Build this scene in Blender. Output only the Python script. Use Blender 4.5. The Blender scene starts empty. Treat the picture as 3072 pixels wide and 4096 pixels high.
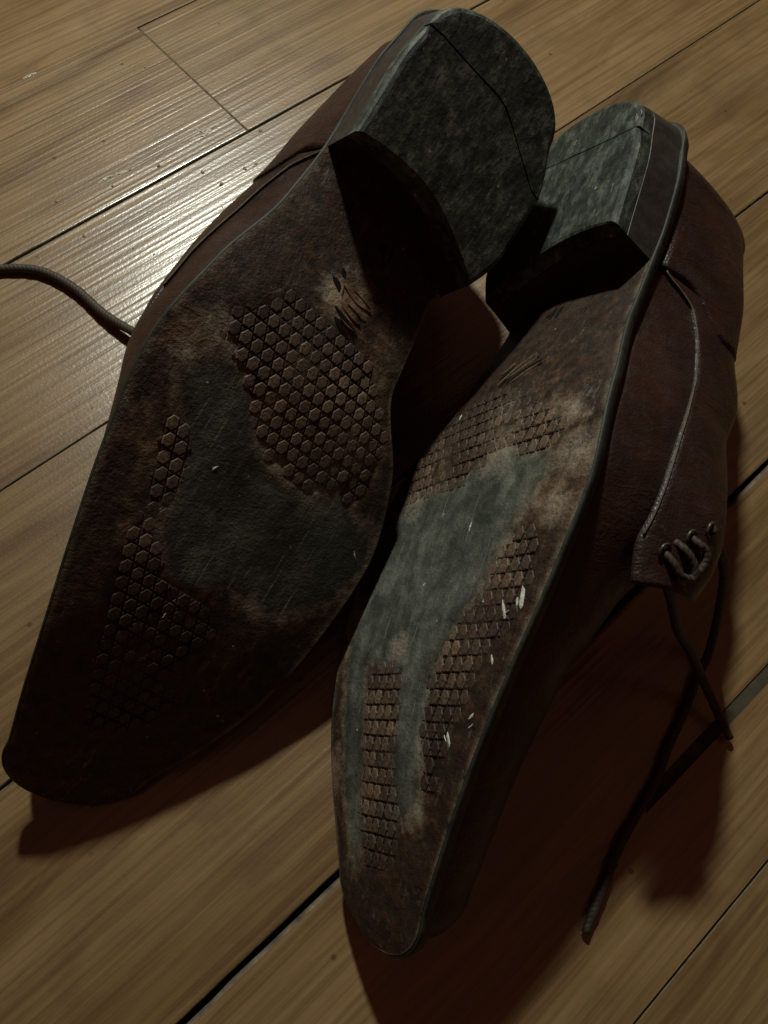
import bpy, bmesh, math, random
import numpy as np
from mathutils import Matrix, Vector
random.seed(7); np.random.seed(7)
sc = bpy.context.scene
COL = sc.collection

# ------------------------------------------------------------------ camera, world, lamp, exposure
CAM_H = 0.30855                                            # phone held 31 cm above the boards
CAM_ROT = Matrix(((0.744995, 0.587696, -0.315587), (-0.663382, 0.702400, -0.257991), (0.070047, 0.401557, 0.913151)))
cam_d = bpy.data.cameras.new('camera'); cam = bpy.data.objects.new('camera', cam_d); COL.objects.link(cam)
cam.matrix_world = Matrix.Translation((0, 0, CAM_H)) @ CAM_ROT.to_4x4()
cam_d.sensor_fit = 'HORIZONTAL'; cam_d.sensor_width = 36; cam_d.lens = 37.5; cam_d.clip_start = .01; cam_d.clip_end = 60
sc.camera = cam
w = bpy.data.worlds.new('World'); sc.world = w; w.use_nodes = True
w.node_tree.nodes['Background'].inputs[0].default_value = (.050, .0195, .0110, 1)
w.node_tree.nodes['Background'].inputs[1].default_value = 1.0
LAMP_POS = (0.447, 0.666, 0.822)
ld = bpy.data.lights.new('room_lamp', 'POINT'); ld.energy = 34; ld.color = (.975, 1, .89); ld.shadow_soft_size = .032
lamp = bpy.data.objects.new('room_lamp', ld); COL.objects.link(lamp); lamp.location = LAMP_POS
vs = sc.view_settings; vs.view_transform = 'Standard'; vs.look = 'None'; vs.exposure = 0; vs.gamma = 1; vs.use_curve_mapping = False

# ------------------------------------------------------------------ measured shoe shape (left-foot convention: medial = +x, toe = +y, up = +z, metres)

L = 0.305
ST = np.array([0, .02, .06, .12, .2, .3, .4, .5, .6, .7, .8, .88, .94, .98, 1.])
LAT = np.array([0, .0245, .0307, .0331, .0329, .0372, .0476, .0531, .0494, .0434, .0361, .0298, .0243, .0158, 0])
MED = np.array([0, .0162, .0293, .0359, .0360, .0268, .0267, .0442, .0530, .0505, .0450, .0353, .0259, .0180, 0])
HH, TS, ZA, ZB = .0209, .0182, .20-.03593, .60-.11977
CXA = -.00129
def pchip(x, y):
    x = np.asarray(x, float); y = np.asarray(y, float); h = np.diff(x); d = np.diff(y)/h
    m = np.zeros_like(y); m[0] = d[0]; m[-1] = d[-1]
    for i in range(1, len(x)-1):
        if d[i-1]*d[i] > 0:
            w1 = 2*h[i]+h[i-1]; w2 = h[i]+2*h[i-1]; m[i] = (w1+w2)/(w1/d[i-1]+w2/d[i])
    def f(t):
        t = np.clip(np.asarray(t, float), x[0], x[-1]); i = np.clip(np.searchsorted(x, t, side='right')-1, 0, len(x)-2)
        s = (t-x[i])/h[i]; h00 = 2*s**3-3*s**2+1; h10 = s**3-2*s**2+s; h01 = -2*s**3+3*s**2; h11 = s**3-s**2
        return h00*y[i]+h10*h[i]*m[i]+h01*y[i+1]+h11*h[i]*m[i+1]
    return f
_fl = pchip(ST[2:13], LAT[2:13]); _fm = pchip(ST[2:13], MED[2:13])
def wid(t, med):
    t = np.asarray(t, float); f = _fm if med else _fl
    base = f(np.clip(t, .06, .94))
    a = np.clip(1-t/.06, 0, 1); b = np.clip((t-.94)/.06, 0, 1)
    return base*np.sqrt(np.maximum(1-a**2, 0))*np.sqrt(np.maximum(1-b**2.2, 0))
def cxa(t): return CXA*np.sin(np.pi*np.asarray(t, float))
def zprof(t):
    t = np.asarray(t, float); u = np.clip((t-ZA)/(ZB-ZA), 0, 1); z = HH*(1-(3*u*u-2*u**3))
    u2 = np.clip((t-.66)/.34, 0, 1); return z+TS*u2**2
# upper: ribs from the welt to the collar / ridge
_H = pchip([0, .03, .06, .15, .25, .34, .42, .5, .58, .68, .78, .88, .95, 1], [.070, .057, .049, .046, .050, .066, .069, .063, .050, .040, .034, .029, .024, .017])
_HM = pchip([0, .03, .06, .15, .25, .34, .42, .5, .58, .68, .78, .88, .95, 1], [.070, .076, .082, .085, .087, .092, .088, .071, .050, .040, .034, .029, .024, .017])   # inner quarter raised out of view, for floor support and to block leaking light
_XT = pchip([0, .03, .1, .2, .3, .36, .4, .52, .56, 1], [0, .013, .022, .027, .024, .016, .010, .007, 0, 0])
_YT = pchip([0, .04, .12, .3, .8, .9, 1], [.019, .023, .040, .0915, .244, .269, .285])
_BU = pchip([0, .1, .2, .35, .5, .7, .9, 1], [.000, .001, .005, .0105, .008, .002, .001, .001])
_BM = pchip([0, .06, .15, .3, .45, .6, .8, 1], [.000, .006, .015, .023, .017, .005, .002, .001])   # the inner quarter overhangs the narrow waist, bulged further to block leaking light
def upper(t, phi, med, off=0.0):
    """local point (left-foot convention, medial +x); t heel back->toe, phi 0 welt .. 1 top"""
    def P(t, phi):
        t = np.asarray(t, float); a = np.asarray(phi, float)*np.pi/2; sg = 1. if med else -1.
        bx = sg*np.maximum(wid(t, med)-(.004+.003*np.clip(1-t/.2, 0, 1))*np.minimum(1, wid(t, med)/.02), 0)+cxa(t); by = .005+t*(L-.010)
        tx = sg*_XT(t)+cxa(t); ty = _YT(t); z0 = zprof(t)+.0052
        g = 1-np.cos(a)**1.0; f = np.sin(a)**.9
        bu = (_BM if med else _BU)(t)*np.sin(2*a)
        endb = np.clip(1-t/.06, 0, 1)
        x = bx+(tx-bx)*g+sg*bu*np.sqrt(np.maximum(1-endb**2, 0)); y = by+(ty-by)*g-bu*endb
        return np.stack(np.broadcast_arrays(x, y, z0+(_HM if med else _H)(t)*f), -1)
    p = P(t, phi)
    if np.any(np.asarray(off) != 0):
        e = 1e-3; t = np.asarray(t, float); ph = np.asarray(phi, float)
        dt = P(np.clip(t+e, 0, 1), ph)-P(np.clip(t-e, 0, 1), ph); dp = P(t, np.clip(ph+e, 0, 1))-P(t, np.clip(ph-e, 0, 1))
        n = np.cross(dt, dp); n *= (1. if med else -1.)
        n /= np.linalg.norm(n, axis=-1, keepdims=True)+1e-12
        p = p+n*np.asarray(off)[..., None]
    return p
# ------------------------------------------------------------------ materials
class NT:
    def __init__(s, name, rough=.5, spec=.5):
        s.m = bpy.data.materials.new(name); s.m.use_nodes = True; s.t = s.m.node_tree; s.n = s.t.nodes
        s.b = s.n['Principled BSDF']; s.b.inputs['Roughness'].default_value = rough; s.b.inputs['Specular IOR Level'].default_value = spec
    def add(s, typ, **kw):
        o = s.n.new(typ)
        for k, v in kw.items(): setattr(o, k, v)
        return o
    def link(s, a, b): s.t.links.new(a, b)
    def inp(s, node, key, v):
        if hasattr(v, 'is_linked') or isinstance(v, bpy.types.NodeSocket): s.link(v, node.inputs[key])
        else: node.inputs[key].default_value = v
    def coord(s, scale=(1, 1, 1), loc=(0, 0, 0), rand=0.0):
        tc = s.add('ShaderNodeTexCoord'); out = tc.outputs['Object']
        if rand:
            oi = s.add('ShaderNodeObjectInfo'); mu = s.add('ShaderNodeVectorMath', operation='SCALE'); cx = s.add('ShaderNodeCombineXYZ')
            for i in range(3): s.link(oi.outputs['Random'], cx.inputs[i])
            s.link(cx.outputs[0], mu.inputs[0]); mu.inputs['Scale'].default_value = rand
            ad = s.add('ShaderNodeVectorMath', operation='ADD'); s.link(out, ad.inputs[0]); s.link(mu.outputs[0], ad.inputs[1]); out = ad.outputs[0]
        mp = s.add('ShaderNodeMapping'); mp.inputs['Scale'].default_value = scale; mp.inputs['Location'].default_value = loc; s.link(out, mp.inputs[0])
        return mp.outputs[0]
    def noise(s, vec, scale, detail=3, rough=.55, dist=0.0):
        o = s.add('ShaderNodeTexNoise'); s.link(vec, o.inputs['Vector']); o.inputs['Scale'].default_value = scale
        o.inputs['Detail'].default_value = detail; o.inputs['Roughness'].default_value = rough; o.inputs['Distortion'].default_value = dist
        return o.outputs['Fac']
    def voro(s, vec, scale, feature='F1'):
        o = s.add('ShaderNodeTexVoronoi', feature=feature); s.link(vec, o.inputs['Vector']); o.inputs['Scale'].default_value = scale
        return o
    def ramp(s, fac, stops, interp='LINEAR'):
        o = s.add('ShaderNodeValToRGB'); o.color_ramp.interpolation = interp; e = o.color_ramp.elements
        while len(e) < len(stops): e.new(.5)
        for el, (p, c) in zip(e, stops):
            el.position = p; el.color = (c, c, c, 1) if isinstance(c, (int, float)) else (*c, 1)
        s.link(fac, o.inputs[0]); return o.outputs[0]
    def math(s, op, a, b=0.0, c=0.0, clamp=False):
        o = s.add('ShaderNodeMath', operation=op); o.use_clamp = clamp
        s.inp(o, 0, a); s.inp(o, 1, b)
        if op in ('MULTIPLY_ADD',): s.inp(o, 2, c)
        return o.outputs[0]
    def mix(s, fac, a, b, blend='MIX'):
        o = s.add('ShaderNodeMix', data_type='RGBA', blend_type=blend)
        s.inp(o, 0, fac); 
        for k, v in ((6, a), (7, b)):
            if isinstance(v, bpy.types.NodeSocket): s.link(v, o.inputs[k])
            else: o.inputs[k].default_value = (*v, 1)
        return o.outputs[2]
    def attr(s, name):
        o = s.add('ShaderNodeAttribute'); o.attribute_name = name; return o.outputs['Fac']
    def col(s, c):
        if isinstance(c, bpy.types.NodeSocket): s.link(c, s.b.inputs['Base Color'])
        else: s.b.inputs['Base Color'].default_value = (*c, 1)
    def rough(s, c): s.inp(s.b, 'Roughness', c)
    def bump(s, h, dist, strength=1.0, prev=None):
        o = s.add('ShaderNodeBump'); s.link(h, o.inputs['Height']); o.inputs['Distance'].default_value = dist; o.inputs['Strength'].default_value = strength
        if prev is not None: s.link(prev, o.inputs['Normal'])
        s.link(o.outputs[0], s.b.inputs['Normal']); return o.outputs[0]

def mat_wood():
    k = NT('laminate_wood', .36, .22)
    v = k.coord((1, 1, 1), rand=9.0)
    warp = k.noise(k.coord((5, 16, 1), rand=9.0), 1.0, 3)
    vs_ = k.coord((1.6, 80, 1), rand=9.0)
    # broad figure: long cathedral bands that bend round the knots
    mp = k.add('ShaderNodeVectorMath', operation='MULTIPLY_ADD'); cx = k.add('ShaderNodeCombineXYZ')
    k.link(warp, cx.inputs[1]); k.link(cx.outputs[0], mp.inputs[0]); mp.inputs[1].default_value = (0, 3.6, 0)
    k.link(k.coord((3.0, 42, 1), rand=9.0), mp.inputs[2])
    band = k.noise(mp.outputs[0], 1.0, 4, .6)
    fine = k.noise(vs_, 6.0, 3, .6)
    hair = k.noise(k.coord((9, 620, 1), rand=9.0), 1.0, 3, .7)
    base = k.ramp(band, [(.32, (.140, .081, .032)), (.45, (.214, .134, .056)), (.55, (.264, .172, .078)), (.68, (.208, .128, .052))])
    fc = k.ramp(fine, [(.38, (.58, .53, .46)), (.58, (1.08, 1.07, 1.05))]); c = k.mix(.58, base, fc, 'MULTIPLY')
    hc = k.ramp(hair, [(.36, (.45, .41, .37)), (.50, (1, 1, 1))]); c = k.mix(.26, c, hc, 'MULTIPLY')
    # grime blotches with soft outlines
    grime = k.ramp(k.noise(v, 26, 5, .6, .4), [(.50, 0.0), (.72, 1.0)]); c = k.mix(k.math('MULTIPLY', grime, .38), c, (.095, .062, .034))
    vo = k.voro(v, 95); spot = k.ramp(vo.outputs['Distance'], [(.07, 1.0), (.13, 0.0)]); ra = k.ramp(k.noise(v, 60, 1), [(.60, 0.0), (.64, 1.0)])
    c = k.mix(k.math('MULTIPLY', k.math('MULTIPLY', spot, ra), .75), c, (.045, .03, .018))
    # little brown knots, far apart
    kn = k.voro(k.coord((9, 26, 1), rand=9.0), 1.0); kd = k.ramp(kn.outputs['Distance'], [(.05, 1.0), (.17, 0.0)])
    c = k.mix(k.math('MULTIPLY', kd, .55), c, (.085, .046, .02))
    oi = k.add('ShaderNodeObjectInfo'); hv = k.add('ShaderNodeHueSaturation'); hv.inputs['Saturation'].default_value = 1.0
    k.link(k.math('MULTIPLY_ADD', oi.outputs['Random'], .28, .86), hv.inputs['Value']); k.link(c, hv.inputs['Color']); c = hv.outputs[0]
    k.col(c)
    k.rough(k.ramp(k.noise(v, 40, 4, .65), [(.25, .27), (.75, .42)]))
    ridge = k.noise(k.coord((4, 430, 1), rand=9.0), 1.0, 1, .4)
    k.b.inputs['Coat Weight'].default_value = 1.0; k.b.inputs['Coat Roughness'].default_value = .235; k.b.inputs['Coat IOR'].default_value = 2.0
    n1 = k.bump(ridge, .00032, .65)
    n2 = k.bump(k.noise(v, 700, 3, .6), .00012, .6, n1)
    nn = k.bump(hair, .00012, .6, n2); k.link(nn, k.b.inputs['Coat Normal'])
    return k.m

def mat_plain(name, c, rough=.7, spec=.3, var=.35, scale=400, bd=.0002):
    k = NT(name, rough, spec); v = k.coord()
    n = k.noise(v, scale, 4, .6); f = k.ramp(n, [(.25, 1-var), (.75, 1+var)]); k.col(k.mix(1.0, c, f, 'MULTIPLY')); k.bump(n, bd, .7)
    return k.m

def mat_sole(off, gb):
    k = NT('worn_sole_leather', .55, .35); v = k.coord(loc=off)
    big = k.noise(v, 48, 5, .62); mid = k.noise(v, 240, 5, .7); fin = k.noise(v, 950, 3, .65)
    streak = k.noise(k.coord((1.0, .16, 1), off), 520, 5, .75); streak2 = k.noise(k.coord((1.0, .3, 1), off), 150, 4, .65)
    brown = k.ramp(mid, [(.34, (.010, .0055, .0033)), (.5, (.030, .0140, .0070)), (.68, (.066, .032, .0155))])
    tan = k.ramp(k.math('MULTIPLY_ADD', streak2, .5, k.math('MULTIPLY', mid, .5)), [(.40, (.060, .032, .016)), (.5, (.140, .080, .042)), (.61, (.29, .20, .125))])
    smud = k.noise(v, 75, 6, .68, .6)
    grey = k.ramp(k.math('MULTIPLY_ADD', smud, .45, k.math('MULTIPLY_ADD', streak2, .35, k.math('MULTIPLY', mid, .20))), [(.40, tuple(gb*a for a in (.040, .050, .038))), (.5, tuple(gb*a for a in (.084, .092, .074))), (.62, tuple(gb*a for a in (.18, .188, .156)))])
    j = k.math('ADD', k.math('MULTIPLY_ADD', big, 1.7, -.85), k.math('MULTIPLY_ADD', mid, .9, -.45))
    tn = k.ramp(k.math('ADD', k.attr('tan'), k.math('MULTIPLY', j, .8)), [(.25, 0.0), (.85, 1.0)])
    wn = k.ramp(k.math('ADD', k.attr('worn'), k.math('MULTIPLY', j, .55)), [(.28, 0.0), (.72, 1.0)])
    c = k.mix(k.math('MULTIPLY', tn, .72), brown, tan)
    c = k.mix(k.math('MULTIPLY', wn, .88), c, grey)
    # dirt packed in the embossing
    tr = k.ramp(k.math('ADD', k.attr('tread'), k.math('MULTIPLY_ADD', mid, .5, -.25)), [(.40, 0.0), (.8, 1.0)])
    c = k.mix(k.math('MULTIPLY', tr, .60), c, (.016, .0115, .0085))
    # chalky scuffed borders
    ck = k.math('MULTIPLY', k.ramp(k.math('ADD', k.attr('chalk'), k.math('MULTIPLY_ADD', mid, .8, -.40)), [(.30, 0.0), (.95, 1.0)]), k.ramp(fin, [(.36, .25), (.58, 1.0)])); c = k.mix(k.math('MULTIPLY', ck, .80), c, (.36, .30, .235))
    # fine scratches along the walking direction
    scr = k.ramp(k.noise(k.coord((1.0, .035, 1), off), 900, 2, .5), [(.66, 0.0), (.70, 1.0)]); c = k.mix(k.math('MULTIPLY', k.math('MULTIPLY', scr, wn), .45), c, (.27, .265, .23))
    # greenish grime over the leather, dry pale scuffs, dust specks
    gr = k.ramp(k.noise(v, 85, 5, .7), [(.48, 0.0), (.70, 1.0)]); c = k.mix(k.math('MULTIPLY', gr, .34), c, (.034, .042, .030))
    sc_ = k.ramp(k.noise(k.coord((1, .22, 1), off), 260, 6, .8), [(.57, 0.0), (.72, 1.0)])
    sm = k.math('MULTIPLY', sc_, k.ramp(k.noise(v, 32, 3), [(.42, 0.0), (.62, 1.0)]))
    c = k.mix(k.math('MULTIPLY', sm, .50), c, (.36, .345, .30))
    vo = k.voro(v, 210); sp = k.ramp(vo.outputs['Distance'], [(.07, 1.0), (.13, 0.0)])
    pick = k.ramp(k.noise(v, 120, 2), [(.60, 0.0), (.63, 1.0)])
    c = k.mix(k.math('MULTIPLY', k.math('MULTIPLY', sp, pick), .8), c, (.50, .49, .43))
    # the rubbed rim
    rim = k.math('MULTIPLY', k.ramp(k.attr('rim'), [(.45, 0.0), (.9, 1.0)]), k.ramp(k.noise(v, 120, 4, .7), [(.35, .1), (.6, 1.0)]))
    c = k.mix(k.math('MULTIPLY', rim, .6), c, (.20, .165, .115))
    k.col(c); k.rough(k.ramp(wn, [(0, .62), (1, .50)]))
    n1 = k.bump(mid, .0008, .7); n2 = k.bump(fin, .0003, .9, n1); k.bump(streak, .0002, .5, n2)
    return k.m

def mat_stud():
    k = NT('embossed_leather', .55, .4); v = k.coord(rand=3.0); oi = k.add('ShaderNodeObjectInfo')
    n = k.noise(v, 800, 4, .75); m2 = k.noise(v, 320, 3, .6)
    c = k.mix(.85, oi.outputs['Color'], k.ramp(n, [(.38, .40), (.62, 1.45)]), 'MULTIPLY'); c = k.mix(k.math('MULTIPLY', k.ramp(m2, [(.52, 0.0), (.66, 1.0)]), .35), c, (.06, .062, .052))
    k.col(c); k.bump(n, .0003, .8)
    return k.m

def mat_rubber():
    k = NT('worn_heel_rubber', .58, .4); v = k.coord()
    n = k.noise(v, 95, 6, .66, .5); f = k.noise(v, 560, 4, .65); st = k.noise(k.coord((1.0, .4, 1)), 330, 5, .72)
    c = k.ramp(k.math('MULTIPLY_ADD', n, .5, k.math('MULTIPLY', st, .5)), [(.40, (.010, .0135, .0105)), (.5, (.036, .0445, .0355)), (.60, (.108, .120, .096))])
    c = k.mix(.5, c, k.ramp(f, [(.38, .45), (.60, 1.3)]), 'MULTIPLY')
    fl = k.ramp(k.noise(k.coord((1.7, .5, 1)), 260, 4, .65), [(.635, 0.0), (.70, 1.0)]); c = k.mix(k.math('MULTIPLY', fl, .6), c, (.25, .245, .195))
    vo = k.voro(v, 170); sp = k.ramp(vo.outputs['Distance'], [(.08, 1.0), (.14, 0.0)]); pk = k.ramp(k.noise(v, 75, 2), [(.60, 0.0), (.63, 1.0)])
    c = k.mix(k.math('MULTIPLY', k.math('MULTIPLY', sp, pk), .8), c, (.42, .41, .34))
    k.col(c); n1 = k.bump(st, .0005, .6); k.bump(f, .0002, .7, n1)
    return k.m

def mat_upper():
    k = NT('brown_upper_leather', .42, .5); v = k.coord()
    n = k.noise(v, 60, 4, .6); c = k.ramp(n, [(.30, (.016, .0066, .0042)), (.55, (.029, .0122, .0076)), (.75, (.044, .020, .0128))])
    g = k.voro(v, 1150); c = k.mix(.35, c, k.ramp(g.outputs['Distance'], [(.1, 1.1), (.7, .65)]), 'MULTIPLY')
    du = k.ramp(k.noise(v, 210, 4, .75), [(.62, 0.0), (.78, 1.0)]); c = k.mix(k.math('MULTIPLY', du, .3), c, (.11, .088, .065))
    k.col(c); k.rough(k.ramp(k.noise(v, 150, 3), [(.3, .36), (.7, .55)]))
    cr = k.ramp(k.noise(k.coord((.5, 1.5, .7)), 60, 4, .6, 1.2), [(.40, 0.0), (.50, 1.0), (.60, .0)]); n0 = k.bump(cr, .00022, .5); n1 = k.bump(k.noise(k.coord((1, .45, 1)), 85, 3, .6), .0012, .45, n0); k.bump(g.outputs['Distance'], .00018, .7, n1)
    return k.m

def mat_lace():
    k = NT('waxed_cord', .6, .35); tc = k.add('ShaderNodeTexCoord'); mp = k.add('ShaderNodeMapping'); mp.inputs['Scale'].default_value = (1, 1, 1); k.link(tc.outputs['UV'], mp.inputs[0])
    wv = k.add('ShaderNodeTexWave', wave_type='BANDS', bands_direction='DIAGONAL'); k.link(mp.outputs[0], wv.inputs[0]); wv.inputs['Scale'].default_value = 1.3; wv.inputs['Distortion'].default_value = .6
    c = k.ramp(wv.outputs['Fac'], [(.1, (.034, .025, .017)), (.8, (.060, .044, .030))]); k.col(c); k.bump(wv.outputs['Fac'], .00007, .8)
    return k.m

M = dict(wood=mat_wood(), slot=mat_plain('slot_filler', (.058, .050, .033), .85, .2, .5, 160, .0006), gap=mat_plain('gap_dirt', (.022, .019, .013), .9, .1, .6, 220), bevel=mat_plain('grimy_bevel', (.12, .095, .062), .55, .4, .7, 200, .0005),
         sole_l=mat_sole((3, 1, 0), .56), sole_r=mat_sole((.35, 7, 2), 1.08), stud=mat_stud(), rubber=mat_rubber(), upper=mat_upper(), lace=mat_lace(),  # left sole's worn grey painted darker to stand in for dimmer light
         edge=mat_plain('dark_sole_edge', (.024, .026, .020), .62, .4, .6, 160, .0006), stack=mat_plain('dark_heel_stack', (.032, .028, .023), .5, .45, .45, 240, .0003),
         lining=mat_plain('dark_lining', (.035, .022, .015), .8, .2), thread=mat_plain('pale_thread', (.105, .085, .064), .7, .2, .5, 300), groove=mat_plain('stamped_groove', (.009, .008, .006), .8, .1),
         ridge=mat_plain('rubbed_ridge', (.125, .076, .045), .6, .3, .5, 700), crumb=mat_plain('dry_crumb', (.26, .17, .10), .45, .5, .5, 900), chip=mat_plain('lifted_lacquer', (.60, .55, .45), .12, 1.0, .3, 500),
         dust=mat_plain('dry_pale_dust', (.20, .195, .155), .9, .2, .5, 700, .0004), mud=mat_plain('dry_white_dirt', (.52, .51, .45), .85, .2, .3, 900, .0004), metal=mat_plain('eyelet_metal', (.05, .04, .03), .35, .6))
# ------------------------------------------------------------------ mesh helpers
def tag(o, label=None, cat=None, group=None, kind=None):
    for k_, v_ in (('label', label), ('category', cat), ('group', group), ('kind', kind)):
        if v_: o[k_] = v_
    return o
def mk(name, verts, faces, mat, parent=None, smooth=True, merge=0, attrs=None):
    me = bpy.data.meshes.new(name); me.from_pydata([tuple(map(float, p)) for p in verts], [], [tuple(map(int, f)) for f in faces])
    if merge:
        bm = bmesh.new(); bm.from_mesh(me); bmesh.ops.remove_doubles(bm, verts=bm.verts, dist=merge); bm.to_mesh(me); bm.free()
    me.validate(); me.update()
    if attrs:
        for k_, v_ in attrs.items():
            a = me.attributes.new(k_, 'FLOAT', 'POINT'); a.data.foreach_set('value', np.asarray(v_, np.float32).ravel())
    if smooth: me.polygons.foreach_set('use_smooth', [True]*len(me.polygons))
    for m_ in (mat if isinstance(mat, (list, tuple)) else [mat]): me.materials.append(m_)
    o = bpy.data.objects.new(name, me); COL.objects.link(o)
    if parent is not None: o.parent = parent
    return o
def share(name, me, parent):
    o = bpy.data.objects.new(name, me); COL.objects.link(o); o.parent = parent; return o
def grid_faces(nu, nv, base=0, flip=False):
    f = []
    for i in range(nu-1):
        for j in range(nv-1):
            q = (base+i*nv+j, base+i*nv+j+1, base+(i+1)*nv+j+1, base+(i+1)*nv+j); f.append(q[::-1] if flip else q)
    return f
def oriented(V, F, out):
    """flip the faces when they look away from the direction function out(p)"""
    s = 0
    for f in F[::max(1, len(F)//200)]:
        a, b, c = V[f[0]], V[f[1]], V[f[2]]; n = np.cross(b-a, c-a); s += np.sign(n@out((a+b+c)/3))
    return F if s >= 0 else [g[::-1] for g in F]
def smoothpath(P, n):
    P = np.asarray(P, float); d = np.r_[0, np.cumsum(np.linalg.norm(np.diff(P, axis=0), axis=1))]; d /= d[-1]
    s = np.linspace(0, 1, n); Q = np.concatenate([P[:1]*2-P[1:2], P, P[-1:]*2-P[-2:-1]]); out = []
    for t in s:
        i = min(max(np.searchsorted(d, t, side='right')-1, 0), len(P)-2); u = (t-d[i])/(d[i+1]-d[i]); p0, p1, p2, p3 = Q[i:i+4]
        out.append(.5*(2*p1+(p2-p0)*u+(2*p0-5*p1+4*p2-p3)*u*u+(3*p1-p0-3*p2+p3)*u**3))
    return np.array(out)
def tube(name, P, r, mat, parent, n=60, k=10, endr=None):
    P = smoothpath(P, n); V, F = [], []; up = np.array([.12, .2, 1.]); 
    for i, p in enumerate(P):
        tg = P[min(i+1, n-1)]-P[max(i-1, 0)]; tg /= np.linalg.norm(tg)+1e-12; a = np.cross(tg, up); a /= np.linalg.norm(a)+1e-12; b = np.cross(a, tg)
        rr = r*(1+.05*math.sin(i*1.7)); 
        if endr and i >= n-4: rr = endr
        for q in range(k): an = 2*math.pi*q/k; V.append(p+rr*(math.cos(an)*a+math.sin(an)*b))
    for i in range(n-1):
        for q in range(k): F.append((i*k+q, i*k+(q+1) % k, (i+1)*k+(q+1) % k, (i+1)*k+q))
    F.append(tuple(range(k))[::-1]); F.append(tuple((n-1)*k+q for q in range(k)))
    o = mk(name, V, F, mat, parent); me = o.data; uv = me.uv_layers.new(name='UVMap'); dl = np.r_[0, np.cumsum(np.linalg.norm(np.diff(P, axis=0), axis=1))]
    for lp in me.loops: uv.data[lp.index].uv = (dl[lp.vertex_index//k]/.004, (lp.vertex_index % k)/k*2)
    return o

# ------------------------------------------------------------------ the boards
ROWS = [-.4103, -.3091, -.2080, -.1073, -.0060, .0948, .1960, .2963, .3963, .4975, .599, .700]   # edges of the rows
GAPW = {-.1073: .0006, -.0060: .0017, .0948: .0008, .1960: .0005, .2963: .0009, .3963: .0005}
BEV = {-.0060: (.0005, .0015), -.1073: (.0002, .0002), .1960: (.0003, .0003)}                             # bevel width just below / above a row edge (y0 side, y1 side)
slab = mk('floor', [(-.9, -.41, -.012), (1.6, -.41, -.012), (1.6, .70, -.012), (-.9, .70, -.012)], [(0, 1, 2, 3)], M['gap']); tag(slab, kind='structure')
def plank(x0, x1, y0, y1, gx=.00012):
    """one board: flat top, grimy rounded long edges, sides down to the slab"""
    g0 = GAPW.get(y0, .001)/2; g1 = GAPW.get(y1, .001)/2; b0 = BEV.get(y0, (.0005, .0005))[0]; b1 = BEV.get(y1, (.0005, .0005))[1]
    if y0 == .3963 and x0 < .1: g0 = b0 = .00005           # this joint is closed tight
    if y1 == .3963 and x0 < .1: g1 = b1 = .00005
    prof = [(y0+g0, -.0115), (y0+g0, -b0*.9), (y0+g0+b0*.45, -b0*.35), (y0+g0+b0, -b0*.06), (y0+g0+b0*1.8, 0), (y1-g1-b1*1.8, 0), (y1-g1-b1, -b1*.06), (y1-g1-b1*.45, -b1*.35), (y1-g1, -b1*.9), (y1-g1, -.0115)]
    inner = np.sort(np.random.uniform(x0+.01, x1-.01, int((x1-x0)/.012))); xs = [x0+gx, x0+gx+.0007, *inner, x1-gx-.0004, x1-gx]; dz = [-.0004]+[0]*(len(xs)-2)+[-.0001]
    ja = np.random.normal(0, 1, len(xs))*.13; jb = np.random.normal(0, 1, len(xs))*.13
    cx_, cy_ = (x0+x1)/2, (y0+y1)/2
    n = len(prof); V = []
    for q, (x, d) in enumerate(zip(xs, dz)):
        for r_, (y, z) in enumerate(prof):
            jy = (abs(ja[q])*min(b0, .0012) if r_ < 4 else -abs(jb[q])*min(b1, .0012) if r_ > 5 else 0)*2.2
            V.append((x-cx_, y-cy_+jy, z+(d if z > -.011 else 0)))
    F = grid_faces(len(xs), n); F = [f[::-1] for f in F]; F += [tuple(range(n)), tuple(range(len(xs)*n-1, (len(xs)-1)*n-1, -1))]
    o = mk('plank', V, F, [M['wood'], M['bevel']], slab, smooth=False); o.location = (cx_, cy_, 0)
    for p in o.data.polygons:
        c = p.center
        if abs(p.normal.z) < .97 and c.z > -.006: p.material_index = 1
    bm = bmesh.new(); bm.from_mesh(o.data); bmesh.ops.recalc_face_normals(bm, faces=bm.faces); bm.to_mesh(o.data); bm.free()
    return o
JOINTS = {3: [.62], 4: [-.41, .79], 5: [-.28], 6: [.71], 7: [.197], 8: [.55, -.1], 2: [.18], 9: [.3], 1: [.0], 0: [.4], 10: [.05]}
boards = {}
for r in range(len(ROWS)-1):
    xs = sorted([-.9]+JOINTS.get(r, [])+[1.6])
    for a, b in zip(xs[:-1], xs[1:]):
        boards[(r, a)] = plank(a, b, ROWS[r], ROWS[r+1])
# a long slot broken out along the middle of one board
bt = boards[(3, -.9)]
cut = mk('slot_cutter', [(x, y, z) for x in (0, 1) for y in (0, 1) for z in (0, 1)], [(0, 1, 3, 2), (4, 6, 7, 5), (0, 4, 5, 1), (2, 3, 7, 6), (0, 2, 6, 4), (1, 5, 7, 3)], M['slot'], smooth=False)
cv = cut.data.vertices
for v_, c_ in zip(cv, [(.100, -.0664, -.0007), (.100, -.0664, .01), (.106, -.0615, -.0007), (.106, -.0615, .01), (.30, -.0690, -.0007), (.30, -.0690, .01), (.30, -.0636, -.0007), (.30, -.0636, .01)]): v_.co = c_
md = bt.modifiers.new('slot', 'BOOLEAN'); md.operation = 'DIFFERENCE'; md.object = cut; md.solver = 'EXACT'
bpy.context.view_layer.update(); dg = bpy.context.evaluated_depsgraph_get(); nm = bpy.data.meshes.new_from_object(bt.evaluated_get(dg)); bt.modifiers.clear(); bt.data = nm
mi = None
for i, m_ in enumerate(nm.materials):
    if m_ == M['slot']: mi = i
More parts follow.
